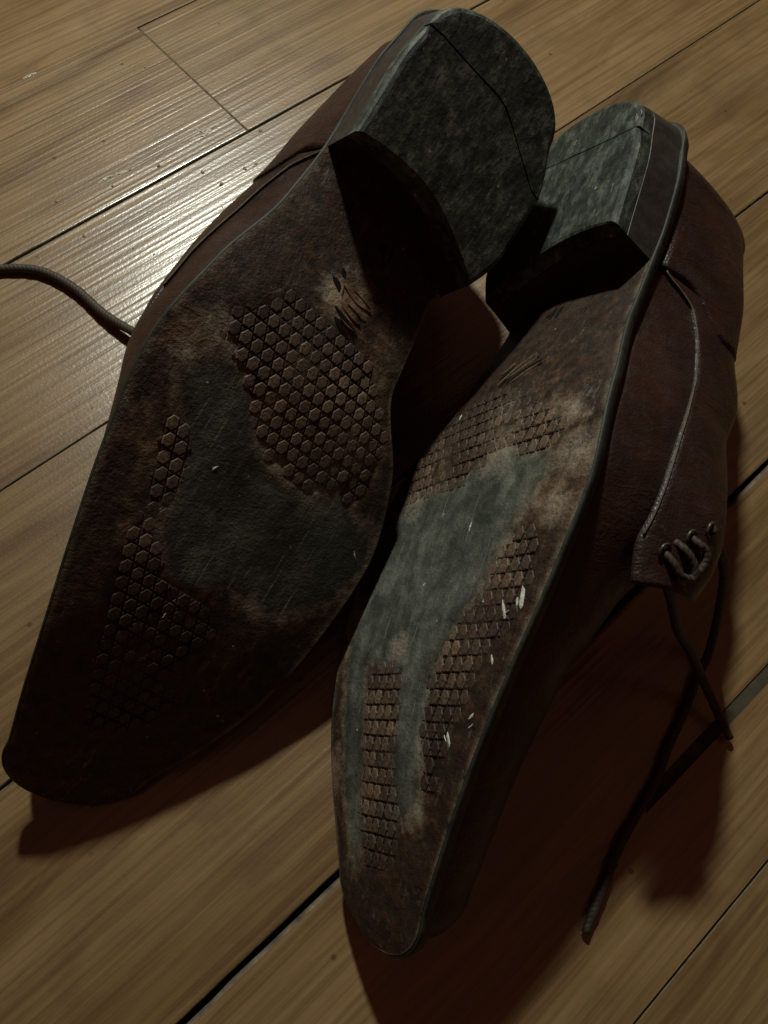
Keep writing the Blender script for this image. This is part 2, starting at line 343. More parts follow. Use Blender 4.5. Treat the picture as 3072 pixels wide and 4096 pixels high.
if mi is None: nm.materials.append(M['slot']); mi = len(nm.materials)-1
for p in nm.polygons:
    c = bt.matrix_world @ p.center
    if -.0035 < c.z < -.00005 and -.0705 < c.y < -.0610 and .09 < c.x < .51: p.material_index = mi
bpy.data.objects.remove(cut)

# ------------------------------------------------------------------ wear maps of the soles (mm, left-foot convention)
WORN = {'L': [[(-42.9, 152.7), (-31.4, 142.9), (-20.6, 152.0), (-8.4, 167.2), (8.6, 171.9), (15.8, 161.7), (25.6, 161.0), (36.2, 170.4), (44.6, 169.9), (49.2, 183.0), (42.8, 199.3), (28.9, 209.4), (5.8, 208.9), (-0.9, 215.6), (-10.9, 213.3), (-20.6, 202.6), (-23.1, 187.2), (-29.4, 173.9), (-37.8, 162.5)]],
        'R': [[(46.6, 170.9), (29.5, 161.6), (7.4, 160.3), (-3.3, 150.5), (-15.3, 145.5), (-33.0, 146.9), (-38.1, 152.5), (-32.6, 161.3), (-28.0, 170.3), (-26.8, 182.3), (-21.3, 194.6), (-15.9, 202.6), (-13.0, 211.8), (-11.0, 223.8), (-12.5, 240.4), (-16.1, 259.8), (-5.2, 267.1), (-2.8, 249.8), (2.4, 229.2), (6.2, 220.8), (26.2, 222.4), (24.1, 233.3), (15.6, 254.5), (9.8, 274.7), (14.0, 283.2), (25.0, 264.5), (32.8, 243.1), (41.0, 219.6), (49.9, 193.6), (51.1, 180.5)]]}
TREAD = {'L': [[(-37.3, 132.8), (-20.8, 117.6), (-1.2, 117.7), (13.7, 122.5), (29.6, 140.3), (34.9, 156.0), (31.5, 163.5), (21.6, 161.3), (13.0, 169.6), (0.7, 165.5), (-12.4, 160.8), (-23.8, 145.6), (-35.1, 139.6)],
               [(-36.4, 173.1), (-27.4, 174.5), (-23.4, 192.3), (-21.9, 203.3), (-14.0, 216.5), (4.1, 215.1), (11.3, 226.5), (4.8, 250.2), (16.7, 249.2), (12.8, 262.9), (-8.1, 273.4), (-12.6, 257.5), (-21.6, 234.0), (-28.1, 214.7), (-31.8, 191.8)]],
         'R': [[(47.8, 157.4), (36.3, 138.5), (20.2, 128.0), (10.8, 118.9), (-16.4, 123.4), (-39.4, 138.8), (-32.7, 146.1), (-14.5, 143.8), (-2.5, 148.8), (8.3, 158.6), (30.0, 160.7), (40.0, 165.2)],
               [(-29.3, 173.3), (-40.9, 174.5), (-43.1, 187.1), (-39.2, 201.2), (-31.3, 211.9), (-29.2, 228.6), (-25.2, 242.7), (-21.8, 254.2), (-13.6, 240.2), (-12.1, 223.6), (-14.2, 211.7), (-18.1, 202.3), (-23.5, 194.4), (-27.4, 183.7)],
               [(25.5, 223.9), (5.5, 222.2), (1.2, 232.0), (-2.8, 249.8), (-10.1, 265.6), (-10.4, 278.8), (4.9, 284.3), (12.9, 268.5), (18.1, 247.6)]]}
TANB = {'L': [(-5, 150, 26), (10, 140, 24), (-33, 178, 12), (-40, 148, 12), (-5, 108, 10), (-25, 205, 9)],
        'R': [(-30, 140, 18), (-42, 158, 16), (-8, 142, 16), (25, 158, 20), (-28, 185, 12), (10, 240, 16), (-20, 215, 12), (10, 262, 14), (46, 215, 10), (34, 262, 8)]}
CHALK = {'L': [(-37, 140, 8), (-30, 143, 6), (-43, 151, 6), (17, 165, 11), (2, 160, 12), (-10, 152, 9), (26, 150, 9), (-12, 108, 6)],
         'R': [(-25, 139, 13), (-46, 148, 10), (-10, 146, 11), (-38, 134, 7), (28, 162, 9), (-44, 165, 8), (9, 215, 8), (45, 208, 6), (-4, 128, 8), (-30, 178, 7)]}
def sdf(poly, X, Y):
    """signed distance to a polygon, inside positive"""
    P = np.asarray(poly, float); d = np.full(X.shape, 1e9); ins = np.zeros(X.shape, bool)
    for a, b in zip(P, np.roll(P, -1, 0)):
        e = b-a; t = np.clip(((X-a[0])*e[0]+(Y-a[1])*e[1])/(e@e), 0, 1); d = np.minimum(d, np.hypot(X-a[0]-t*e[0], Y-a[1]-t*e[1]))
        c = ((a[1] > Y) != (b[1] > Y)) & (X < (b[0]-a[0])*(Y-a[1])/(b[1]-a[1]+1e-12)+a[0]); ins ^= c
    return np.where(ins, d, -d)
def sstep(x, a, b): u = np.clip((x-a)/(b-a), 0, 1); return u*u*(3-2*u)
def halfw(x, t): return wid(t, x > 0)
def sole_z(x, y, side):
    """bottom face of the outsole incl. crowning, without the embossing"""
    t = np.clip(y/L, 0, 1); wl, wm = wid(t, False), wid(t, True); c = cxa(t); s = np.where(x > c, (x-c)/np.maximum(wm, 1e-5), (c-x)/np.maximum(wl, 1e-5))
    return zprof(t)-.0016*(1-np.clip(s, 0, 1)**2)*np.minimum(1, np.minimum(wl, wm)/.02)

# shared little mesh: one flat hexagon of the embossed honeycomb (rows 4.9 mm apart, 4.4 mm along a row)
LX, LY = .0044, .0049
def stud_mesh():
    V, F = [], []
    for r, z in ((1.0, .0004), (.97, -.00042), (.84, -.00060)):
        for q in range(6): a = q*math.pi/3; V.append((r*.00206*math.cos(a), r*.00230*math.sin(a)/math.sin(math.pi/3), z))
    V.append((0, 0, -.00063))
    for k_ in range(2):
        for q in range(6): F.append((k_*6+q, (k_+1)*6+q, (k_+1)*6+(q+1) % 6, k_*6+(q+1) % 6))
    for q in range(6): F.append((12+q, 18, 12+(q+1) % 6))
    o = mk('tread_stud', V, F, M['stud'], smooth=False); me = o.data; bpy.data.objects.remove(o)
    return me
STUD = stud_mesh()
HALF_PI = math.pi/2

def make_shoe(side, matrix, label):
    left = side == 'L'; mir = np.array([1., 1., 1.]) if left else np.array([-1., 1., 1.])
    root = bpy.data.objects.new('leather_shoe', None); COL.objects.link(root); root.matrix_world = matrix; root.empty_display_size = .03
    tag(root, label, 'shoe', 'pair of worn leather shoes lying on the floor')
    def out(V): return np.asarray(V, float)*mir
    Mw = np.array(matrix)
    def flare(V):
        # hidden counter back flared out, shaped only to shade floor between the shoes
        if not left: return V
        w_ = sstep(V[:, 2], .036, .068)*sstep(-V[:, 1], -.075, -.012); V = V.copy()
        V[:, 0] += np.where(V[:, 0] > -.006, .014*sstep(V[:, 0], -.006, .022), 0)*w_; V[:, 1] -= .013*w_
        return V
    def add(name, V, F, mat, parent=root, outf=None, **kw):
        V = np.asarray(V, float)
        if name in ('vamp', 'heel_counter', 'quarter'): V = flare(V)
        V = out(V); dz = np.maximum(0, .0007-(V@Mw[2, :3]+Mw[2, 3])); V = V+dz[:, None]*Mw[2, :3]      # pressed flat where it rests on the boards
        if outf is not None: F = oriented(V, F, lambda p: outf(p*mir)*mir)
        return mk(name, V, F, mat, parent, **kw)
    # --- outsole: bottom face with crowning and embossed fields
    NTs, NW = 330, 96
    tt = .5-.5*np.cos(np.linspace(0, math.pi, NTs)); tt = .35*tt+.65*np.linspace(0, 1, NTs); s = np.linspace(-1, 1, NW); s = np.sign(s)*(1-(1-np.abs(s))**1.25)
    T, S_ = np.meshgrid(tt, s, indexing='ij'); W = np.where(S_ > 0, wid(T, True), wid(T, False))
    X = cxa(T)+S_*np.maximum(W-.0006, 0); Y = .0006+T*(L-.0012); Z = sole_z(X, Y, side)
    xm, ym = X*1000, Y*1000
    dt = np.max([sdf(p, xm, ym) for p in TREAD[side]], 0); dw = np.max([sdf(p, xm, ym) for p in WORN[side]], 0)
    tread = sstep(dt, -3.5, 2.5); worn = sstep(dw, -13, 11)
    tan = np.zeros_like(X)
    for bx, by, br in TANB[side]: tan = np.maximum(tan, np.exp(-((xm-bx)**2+(ym-by)**2)/br**2))
    tan = np.maximum(tan, .75*np.exp(-(np.maximum(-dw, 0)/7)**2)*(dw < 0))
    chalk = np.zeros_like(X)
    for bx, by, br in CHALK[side]: chalk = np.maximum(chalk, .85*np.exp(-((xm-bx)**2+(ym-by)**2)/br**2))
    chalk = np.maximum(chalk, .42*np.exp(-((dw+2)/4.5)**2))
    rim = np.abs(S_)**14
    wob = .00022*np.sin(xm*.21+ym*.05)+.00018*np.sin(ym*.17-xm*.09)
    Z = Z+.00060*tread*(1-worn*.3)+wob*np.clip(1-np.abs(S_)**6, 0, 1)+.00035*worn
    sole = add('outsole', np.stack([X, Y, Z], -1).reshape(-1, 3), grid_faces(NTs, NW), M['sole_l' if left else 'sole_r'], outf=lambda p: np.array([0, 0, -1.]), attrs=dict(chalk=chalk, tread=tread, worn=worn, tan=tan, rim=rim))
    # --- edge of the sole and the welt shelf
    to = np.r_[.5-.5*np.cos(np.linspace(0, math.pi, 150))]; to = .5*to+.5*np.linspace(0, 1, 150)
    O = np.concatenate([np.stack([cxa(to)-wid(to, False), to*L], 1), np.stack([cxa(to)+wid(to, True), to*L], 1)[::-1][1:-1]]); tO = np.r_[to, to[::-1][1:-1]]
    tg = np.roll(O, -1, 0)-np.roll(O, 1, 0); nr = np.stack([tg[:, 1], -tg[:, 0]], 1); nr /= np.linalg.norm(nr, axis=1, keepdims=True)
    cen = np.array([0, L/2]); 
    if np.mean(np.sum(nr*(O-cen), 1)) < 0: nr = -nr
    prof = [(-.0016, .0003), (-.0004, .0000), (.0001, .0006), (-.0002, .0018), (-.0009, .0034), (-.0016, .0048), (-.0024, .0054), (-.0080, .0056)]
    V = np.concatenate([np.c_[O+nr*a, zprof(tO)+b] for a, b in prof]); n = len(O)
    F = [(k_*n+i, k_*n+(i+1) % n, (k_+1)*n+(i+1) % n, (k_+1)*n+i) for k_ in range(len(prof)-1) for i in range(n)]
    add('sole_edge', V, F, M['edge'], outf=lambda p: np.array([p[0], p[1]-L/2, 0]))
    # --- heel: block, rubber top piece in two cuts
    bl, bm_, cc, ins, y0 = .2116, .2591, .0064, .0234, .006
    def heel_ring(f, shrink=0.0):
        """f 0 at the ground face .. 1 at the sole"""
        th = bl*np.linspace(0, 1, 26)**2.0; tm = bm_*np.linspace(0, 1, 26)**2.0
        def pt(t_, med):
            sg = 1 if med else -1
            b = np.stack([sg*wid(t_, med)*(1-ins)+cxa(t_), y0+t_*(L-y0/.25)], 1); u = np.stack([sg*wid(t_, med)*.985+cxa(t_), .001+t_*L*1.045], 1)
            return b*(1-f)+u*f
        A, B = pt(th, False)[::-1], pt(tm, True)[1:]
        s_ = np.linspace(0, 1, 22)[1:-1, None]; br = B[-1]*(1-s_)+A[0]*s_; br[:, 1] -= cc*(4*s_[:, 0]*(1-s_[:, 0]))
        R = np.concatenate([A, B, br])
        if shrink: c = R.mean(0); d = R-c; R = c+d*(1-shrink/np.linalg.norm(d, axis=1, keepdims=True))
        return R, len(A)+len(B)
    fr = [.30, .315, .6, .85, 1.02]; rings = []
    for i, f in enumerate(fr):
        R, _ = heel_ring(f, .0006 if i == 0 else 0); z = np.full(len(R), .0064) if i == 0 else (.0064+(f-.30)/.72*(zprof(np.clip(R[:, 1]/L, 0, 1))+.0010-.0064)); rings.append(np.c_[R, z])
    nh = len(rings[0]); V = np.concatenate(rings); F = [(k_*nh+i, k_*nh+(i+1) % nh, (k_+1)*nh+(i+1) % nh, (k_+1)*nh+i) for k_ in range(len(fr)-1) for i in range(nh)]
    F += [tuple(range(nh))]
    hb = add('heel_block', V, F, M['stack'], outf=lambda p: np.array([p[0], p[1]-.035, 0]), smooth=False)
    R0, nout = heel_ring(0); R1, _ = heel_ring(.30)
    if left: seam = [(-.0281, .0242), (-.0111, .0245), (.0022, .0246), (.0083, .0266), (.0153, .0306), (.0243, .0358), (.0322, .0405)]
    else: seam = [(-.0318, .0266), (-.0191, .0262), (-.0012, .0250), (.0120, .0242), (.0300, .0225)]
    seam = smoothpath(np.array(seam), 24)
    iL = int(np.argmin(np.linalg.norm(R0[:26]-seam[0], axis=1))); iM = 26+int(np.argmin(np.linalg.norm(R0[26:nout]-seam[-1], axis=1)))
    seam[0] = R0[iL]; seam[-1] = R0[iM]; seam1 = seam+(R1.mean(0)-R0.mean(0))*.3; seam1[0] = R1[iL]; seam1[-1] = R1[iM]
    gap = np.array([0, .00032])
    tip0 = np.concatenate([R0[iL:iM+1], (seam[::-1]-gap)[1:-1]]); tip1 = np.concatenate([R1[iL:iM+1], (seam1[::-1]-gap)[1:-1]])
    main0 = np.concatenate([R0[:iL+1], (seam+gap)[1:-1], R0[iM:]]); main1 = np.concatenate([R1[:iL+1], (seam1+gap)[1:-1], R1[iM:]])
    main0[iL] += gap*2; main0[iL+23] += gap*2; tip0[0] -= gap; 
    for nm_, a, b in (('heel_top_piece', main0, main1), ('heel_tip', tip0, tip1)):
        c = a.mean(0); d = a-c; nd = np.linalg.norm(d, axis=1, keepdims=True); m = len(a); wt = np.ones((m, 1))
        if nm_ == 'heel_tip': wt[iM-iL:] = .06; wt[0] = .06
        else: wt[iL:iL+24] = .06
        ai = c+d*(1-.0022*wt/nd); am = c+d*(1-.0008*wt/nd)
        zc = (.00025 if nm_ == 'heel_tip' else 0)
        V = np.concatenate([np.c_[ai, np.full(m, zc)], np.c_[am, np.full(m, zc+.0004)], np.c_[a, np.full(m, zc+.0014)], np.c_[b, np.full(m, .0062)]])
        F = [tuple(range(m))]+[(k_*m+i, k_*m+(i+1) % m, (k_+1)*m+(i+1) % m, (k_+1)*m+i) for k_ in range(3) for i in range(m)]
        hp_ = add(nm_, V, F, M['rubber'], outf=lambda p: np.array([p[0], p[1]-.035, 0])+np.array([0, 0, -.02]), smooth=False)
        if nm_ == 'heel_top_piece': htop = hp_
    # --- upper shell
    ta = np.linspace(0, 1, 110)**1.0; ta = .4*(.5-.5*np.cos(math.pi*ta))+.6*ta; pa = np.linspace(0, 1, 34); Tg, Pg = np.meshgrid(ta, pa, indexing='ij')
    outd = lambda p: np.array([p[0], (p[1]-.15)*.3, p[2]-.045])
    Vs, Fs = [], []
    crease = lambda t_, p_: -.0009*np.exp(-((t_-.665-.02*p_)/.012)**2)*np.sin(p_*math.pi)-.0007*np.exp(-((t_-.70+.03*p_)/.010)**2)*p_
    for med in (False, True):
        V = upper(Tg, Pg, med, crease(Tg, Pg)).reshape(-1, 3); F = grid_faces(len(ta), len(pa)); F = oriented(V, F, outd); Fs += [tuple(i+len(Vs)*len(V) for i in f) for f in F]; Vs.append(V)
    up = add('vamp', np.concatenate(Vs), Fs, [M['upper'], M['lining']], outf=outd, merge=1e-5)
    so = up.modifiers.new('thickness', 'SOLIDIFY'); so.thickness = .0016; so.offset = -1; so.material_offset = 1
    # --- overlays
    def panel(name, t0, t1, lo, hi, off, meds, nu=44, nv=22, mat=None, drop=-.0006):
        obs = []
        for med in meds:
            u = np.r_[0, np.linspace(0, 1, nu), 1]; v = np.r_[0, np.linspace(0, 1, nv), 1]; U, Vv = np.meshgrid(u, v, indexing='ij')
            tl = t0(Vv) if callable(t0) else np.full_like(U, t0); th = t1(Vv) if callable(t1) else np.full_like(U, t1)
            Tt = tl+(th-tl)*U; lo_, hi_ = lo(Tt), hi(Tt); Ph = lo_+(hi_-lo_)*Vv; of = off(Tt, Ph)*np.ones_like(U)
            of = of-np.maximum(0, .35-1*0)*0
            edge = np.zeros_like(U, bool); edge[0] = edge[-1] = True; edge[:, 0] = edge[:, -1] = True
            of2 = np.where(edge, of-.0017, of); V = upper(np.clip(Tt, 0, 1), np.clip(Ph, 0, 1), med, of2).reshape(-1, 3)
            obs.append(add(name, V, grid_faces(len(u), len(v)), mat or M['upper'], outf=outd))
        return obs
    slo = pchip([0, .206, .222, .238, .281, .326, .386, .436, .476, .50, .53, .58], [.04, .045, .14, .218, .261, .252, .232, .220, .215, .212, .212, .27])
    if left: offq = lambda t_, p_: .0006-.0010*sstep(t_, .44, .50)
    else: offq = lambda t_, p_: .0009+np.clip((t_-.37)/.155, 0, 1.4)*.0145*(sstep(p_, .15, .5)+.4*np.maximum(0, p_-.6))
    quarters = panel('quarter', lambda v_: .206+.06*v_, (lambda v_: .510-.05*v_) if left else (lambda v_: .580-.105*v_), lambda t_: slo(t_), lambda t_: .97+0*t_, offq, (False, True), 70, 30)
    panel('heel_counter', 0.0, lambda v_: .205+.055*sstep(v_, .15, .5), lambda t_: .012+0*t_, lambda t_: .93+0*t_, lambda t_, p_: .0015+0*t_, (False, True), 36, 22)
    # pale stitched edge along the lower rim of each quarter
    for med in (False, True):
        tp = np.linspace(.2065, .44 if left else .535, 60); pp = slo(tp); P = upper(tp, pp, med, offq(tp, pp)+.0002); tube('stitched_seam', out(P), .00034, M['thread'], root, 80, 6)
    # tongue
    yy = np.linspace(.172, .100, 14); xx = np.linspace(-.017, .017, 9); Yg, Xg = np.meshgrid(yy, xx, indexing='ij'); q = (.172-Yg)/.09
    Zg = .058+.022*q-Xg**2*26; V = np.stack([Xg*(1+.25*q)+.012*q, Yg, Zg], -1).reshape(-1, 3)
    tn = add('tongue', V, grid_faces(14, 9), M['upper'], outf=lambda p: np.array([0, 0, 1.])); so = tn.modifiers.new('thickness', 'SOLIDIFY'); so.thickness = .0022
    # --- embossed hexagon studs and the triangles between them
    z_of = lambda x, y: float(sole_z(np.array(x), np.array(y), side)); PV, PF, cand = [], [], []
    tanv = lambda x, y: max(math.exp(-((x*1000-bx)**2+(y*1000-by)**2)/br**2) for bx, by, br in TANB[side])
    ang = .11 if left else .19; ca, sa = math.cos(ang), math.sin(ang)
    for j in range(-22, 23):
        for i in range(-22, 23):
            u_ = i*LX+(LX/2 if j % 2 else 0); w_ = j*LY; x = u_*ca-w_*sa; y = .19+u_*sa+w_*ca
            if not .08 < y < .30: continue
            d = max(float(sdf(p, np.array(x*1000.), np.array(y*1000.))) for p in TREAD[side])+random.uniform(-.9, .9)
            if float(sstep(d, -3.5, 2.5)) > .12 and abs(x) < float(wid(y/L, x > 0))-.004: cand.append((d, x, y))
    cand.sort(key=lambda c_: -c_[0])
    for n_, (d, x, y) in enumerate(cand):
        tm0 = float(sstep(d, -3.5, 2.5)); rub = float(sstep(max(float(sdf(p, np.array(x*1000.), np.array(y*1000.))) for p in WORN[side]), -5, 4)); sink = .00064+.00010*random.random()+.00010*rub+.00012*(1-tm0)+(.00025 if random.random() < .10 else 0)
        if tm0 < .55 and random.random() < .35: continue
        if n_ < 298:
            o = share('tread_stud', STUD, sole); x1, y1 = x+random.uniform(-1, 1)*.00010, y+random.uniform(-1, 1)*.00010
            o.location = out([x1, y1, z_of(x1, y1)+sink]); sl = (float(zprof((y+.001)/L))-float(zprof((y-.001)/L)))/.002
            o.rotation_euler = (math.atan(sl)+random.uniform(-.02, .02), random.uniform(-.03, .03), (ang+random.uniform(-.05, .05))*mir[0]); k_ = random.uniform(.95, 1.02); o.scale = (k_, k_, random.uniform(.85, 1.1))
            tv = min(1, tanv(x, y)*random.uniform(.7, 1.3)); gv = rub*random.uniform(.3, .9); b_ = random.uniform(.75, 1.25)
            o.color = tuple(b_*((a_*(1-tv)+c_*tv)*(1-gv)+e_*gv) for a_, c_, e_ in zip((.036, .021, .014), (.150, .097, .064), (.11, .115, .098)))+(1,)
        for sx in ((-1, 1) if n_ % 2 else (1,)):
            for sy in (-1, 1):
                if random.random() < .12: continue
                px, py = x+sx*LX/2*ca-sy*LY*.335*sa, y+sx*LX/2*sa+sy*LY*.335*ca; b = len(PV); pz = z_of(px, py)+sink
                for rr, zz in ((1.0, .0003), (.72, -.00045)):
                    for q_ in range(3): a = q_*2*math.pi/3-sy*HALF_PI+ang; PV.append((px+rr*.00082*math.cos(a), py+rr*.00100*math.sin(a), pz+zz))
                PF += [(b+q_, b+(q_+1) % 3, b+3+(q_+1) % 3, b+3+q_) for q_ in range(3)]+[(b+3, b+4, b+5)]
    tp_ = tag(add('tread_points', PV, PF, M['stud'], sole, outf=lambda p: np.array([0, 0, -1.]), smooth=False), kind='stuff'); tp_.color = (.075, .047, .031, 1)
    # --- stamped emblem (claw-like strokes) and the size number by the heel
    def stroke(name, pts, wd, hgt, mat, z):
        P = smoothpath(np.array(pts)/1000., 14); tgv = np.gradient(P, axis=0); nv = np.stack([-tgv[:, 1], tgv[:, 0]], 1); nv /= np.linalg.norm(nv, axis=1, keepdims=True)
        taper = np.sin(np.linspace(.25, math.pi-.25, 14))[:, None]; a, c, b = P-nv*wd*taper, P, P+nv*wd*taper; V = []
        for k_ in range(14):
            for q_, hz in ((a[k_], 0), (c[k_], hgt), (b[k_], 0)): V.append((q_[0], q_[1], z_of(q_[0], q_[1])+z-hz))
        add(name, V, grid_faces(14, 3), mat, sole, outf=lambda p: np.array([0, 0, -1.]))
    if left:
        RID = [[(-8.8, 104.0), (-5.7, 105.4), (-2.4, 106.5), (-.3, 106.7), (2.2, 106.4), (4.2, 106.2)], [(-7.8, 107.5), (-6.2, 109.9), (-4.0, 111.1), (-1.7, 111.8), (.5, 112.1), (2.4, 111.9)], [(-4.3, 103.4), (-1.7, 103.8), (1.3, 104.5), (3.2, 105.0)], [(-4.7, 108.6), (-1.1, 109.1), (1.3, 109.7)], [(-5.2, 114.1), (-2.4, 115.0), (1.4, 115.3)], [(-10.2, 102.6), (-8.6, 104.6), (-7.9, 107.5)]]
        GRV = [[(-11.4, 99.4), (-9.0, 102.0)], [(-13.2, 104.0), (-10.5, 105.2), (-9.0, 107.0)], [(-6.3, 102.6), (-1.9, 104.6), (1.8, 105.6), (4.6, 106.2)], [(-7.2, 106.2), (-4.3, 108.0), (-1.1, 109.2), (1.7, 110.2), (4.2, 110.0)], [(-8.4, 111.9), (-3.9, 113.6), (-.6, 114.5), (3.2, 115.7)], [(-7.0, 115.0), (-3.4, 116.2), (-.2, 117.0)]]
    else:
        RID = [[(6.5, 117.0), (1.3, 109.5), (-6.0, 103.5)], [(3.1, 114.8), (-2.5, 110.0), (-8.2, 106.8)], [(-.5, 117.2), (-6.2, 112.6), (-11.6, 110.0)], [(8.0, 111.5), (4.0, 107.0)]]
        GRV = [[(5.4, 117.6), (-.2, 110.4), (-8.0, 104.0)], [(2.0, 116.8), (-4.0, 111.2), (-10.0, 108.2)], [(7.8, 114.2), (3.2, 107.8), (-2.5, 102.8)]]
    for g in GRV: stroke('emblem_groove', g, .00105, .00004, M['groove'], -.00012)
    for g in RID: stroke('emblem_ridge', g, .00045, .0005, M['ridge'], -.00014)
    cu = bpy.data.curves.new('size_number', 'FONT'); cu.body = '41'; cu.size = .0078; cu.extrude = .00008; cu.align_x = 'CENTER'; cu.align_y = 'CENTER'; cu.offset = .00012
    tmp = bpy.data.objects.new('size_number', cu); COL.objects.link(tmp); bpy.context.view_layer.update(); dg = bpy.context.evaluated_depsgraph_get()
    tm_ = bpy.data.meshes.new_from_object(tmp.evaluated_get(dg)); bpy.data.objects.remove(tmp)
    nxy = (.0010, .0848) if left else (-.0005, .0838); pts = []
    for v_ in tm_.vertices:
        ax, ay = v_.co.x+nxy[0], -v_.co.y+nxy[1]; v_.co = (ax, ay, z_of(ax*mir[0], ay)-.00016-v_.co.z)
    tm_.materials.append(M['groove']); so_ = share('size_number', tm_, sole)
    # --- dry dirt stuck to the sole
    dirt = [(-33.8, 228.9, 2.0), (-34.9, 226.2, 1.3), (-34.6, 231.2, 1.9), (-33.6, 233.6, 1.5), (-29.0, 236.3, 1.2), (-26.4, 237.4, 1.5), (-24.6, 237.2, .9), (-35.6, 197.0, 1.5), (-37.4, 197.6, 1.2), (-41.6, 193.9, 1.7), (-40.0, 194.5, 1.0), (-36.6, 212.0, 1.0), (-9, 172, .7), (6, 193, .6), (21, 128, .7), (-30, 121, .6)] if not left else [(-17, 177, .8), (44, 180, 1.2), (42, 193, .6), (20, 188, .5), (-6, 226, .7), (-21, 92, .6), (-12, 140, .5), (33, 158, .5)]
    hdirt = [(-28.1, 22.4, 1.7), (-26.0, 21.6, 1.2), (-29.5, 20.4, 1.0), (2.1, 18.2, 1.3), (3.2, 19.6, .9), (-27.2, 54.4, .6), (-14, 33, .5), (-30, 44, .7), (8, 48, .6)] if not left else [(-10, 40, 1.0), (-8, 38.5, .7), (14, 46, .9), (16, 52, 1.0), (6, 30, .6), (24, 60, .8), (-20, 46, .6), (20, 30, .6), (-3, 14, .6)]
    for dx, dy, dr in dirt+[(a_, b_, -c_) for a_, b_, c_ in hdirt]:
        onheel = dr < 0; dr = abs(dr)
        V, F = [], []; rr = dr/1000.*(1.0 if onheel else 1.5)
        for k_, (rf, zf) in enumerate(((1, .0), (.75, .45), (.3, .7))):
            for q_ in range(7): a = q_*2*math.pi/7; jr = rr*rf*random.uniform(.45, 1.35); u_, w2 = jr*math.cos(a)*.5, jr*math.sin(a)*1.5; x_, y_ = dx/1000+u_*math.cos(dr*9)-w2*math.sin(dr*9)*.6, dy/1000+u_*math.sin(dr*9)*.6+w2*(.55+.45*math.cos(dr*9)**2); V.append((x_, y_, .0003-zf*rr*.25) if onheel else (x_, y_, z_of(x_, y_)-zf*rr*.28+.0003))
        for k_ in range(2):
            for q_ in range(7): F.append((k_*7+q_, k_*7+(q_+1) % 7, (k_+1)*7+(q_+1) % 7, (k_+1)*7+q_))
        F.append(tuple(14+q_ for q_ in range(7))); add('dirt_speck', V, F, M['dust'] if onheel else M['mud'], htop if onheel else sole, outf=lambda p: np.array([0, 0, -1.]), smooth=False)
    return root, sole, offq, out
def mat4(R, t):
    u, s_, v = np.linalg.svd(np.array(R)); R = u@v
    return Matrix(((*R[0], t[0]), (*R[1], t[1]), (*R[2], t[2]), (0, 0, 0, 1)))
ML = mat4([[.44748, -.89035, .08395], [-.66426, -.26805, .69779], [-.59877, -.36801, -.71137]], (.21307, .14653, .13536))
MR = mat4([[.12423, -.84151, .52576], [-.56399, -.49584, -.66035], [.81638, -.21449, -.5362]], (.24377, .13437, .10201))
shoe_l, sole_l, _, out_l = make_shoe('L', ML, 'worn brown leather shoe with its broad dark sole turned up, nearest the bright floor glare')
shoe_r, sole_r, offq_r, out_r = make_shoe('R', MR, 'brown leather shoe on its side showing laces, narrow sole with pale scuffed ball')

# ------------------------------------------------------------------ laces (world points turned into the shoe's own space)
def lace(parent, Mx, P, r=.0021, n=80, aglet=None):
    inv = np.array(Mx.inverted()); Q = np.c_[np.asarray(P, float), np.ones(len(P))]@inv.T
    return tube('lace', Q[:, :3], r, M['lace'], parent, n, 10, aglet)
lace(shoe_l, ML, [(.030, .304, .0024), (.0443, .2972, .0024), (.05, .2937, .0024), (.0598, .2861, .0025), (.0664, .2768, .0027), (.0711, .261, .003), (.0729, .2411, .004), (.0773, .2222, .006), (.084, .203, .010), (.10, .18, .016)])
# where the laces leave the lifted flap of the tilted shoe
def flap(t, p, o=.001):
    t = np.array([t]); p = np.array([p]); q = out_r(upper(t, p, False, offq_r(t, p)+o))[0]; return np.array(MR)[:3, :3]@q+np.array(MR.translation)

# lace loops over the eyestay and the two hanging ends
for pts in ([(.537, .285, -.001), (.541, .31, .0018), (.545, .345, .0022), (.538, .38, .0022), (.531, .365, .002), (.527, .33, .0015), (.525, .31, -.001)], [(.514, .335, -.001), (.517, .352, .0018), (.518, .372, .0022), (.523, .388, .0022), (.531, .392, .0015), (.536, .39, -.001)]):
    lace(shoe_r, MR, [flap(*p) for p in pts], .00125, 40)
for t_, p_ in ((.537, .288), (.515, .336), (.499, .388)):
    c = np.array(MR.inverted())@np.r_[flap(t_, p_, .0004), 1]; n_ = np.array(MR.inverted())@np.r_[flap(t_, p_, .0014), 1]; n_ = (n_-c)[:3]; n_ /= np.linalg.norm(n_); a = np.cross(n_, [0, 1, 0]); a /= np.linalg.norm(a); b = np.cross(n_, a); V = []; F = []
    for i in range(16):
        for j in range(6):
            an = i*math.pi/8; bn = j*math.pi/3; rr = .0022+.0005*math.cos(bn); V.append(c[:3]+a*rr*math.cos(an)+b*rr*math.sin(an)+n_*.0005*math.sin(bn)); F.append((i*6+j, ((i+1) % 16)*6+j, ((i+1) % 16)*6+(j+1) % 6, i*6+(j+1) % 6))
    mk('eyelet', V, F, M['metal'], shoe_r)
st_ = flap(.499, .388, .0005)
lace(shoe_r, MR, [st_, (.1525, -.0081, .082), (.1585, -.0143, .070), (.1629, -.0212, .056), (.1656, -.0266, .042), (.1669, -.0347, .022), (.164, -.0408, .010), (.1605, -.0436, .006), (.155, -.0456, .0035), (.1446, -.0495, .0026), (.1343, -.0529, .0024), (.1227, -.0563, .0024), (.1121, -.0603, .0024), (.1009, -.0628, .0024), (.0888, -.0652, .0024), (.0803, -.0675, .0024), (.0678, -.0722, .0024), (.0588, -.0751, .0024), (.0536, -.077, .0024)], .0018, 140, .0015)
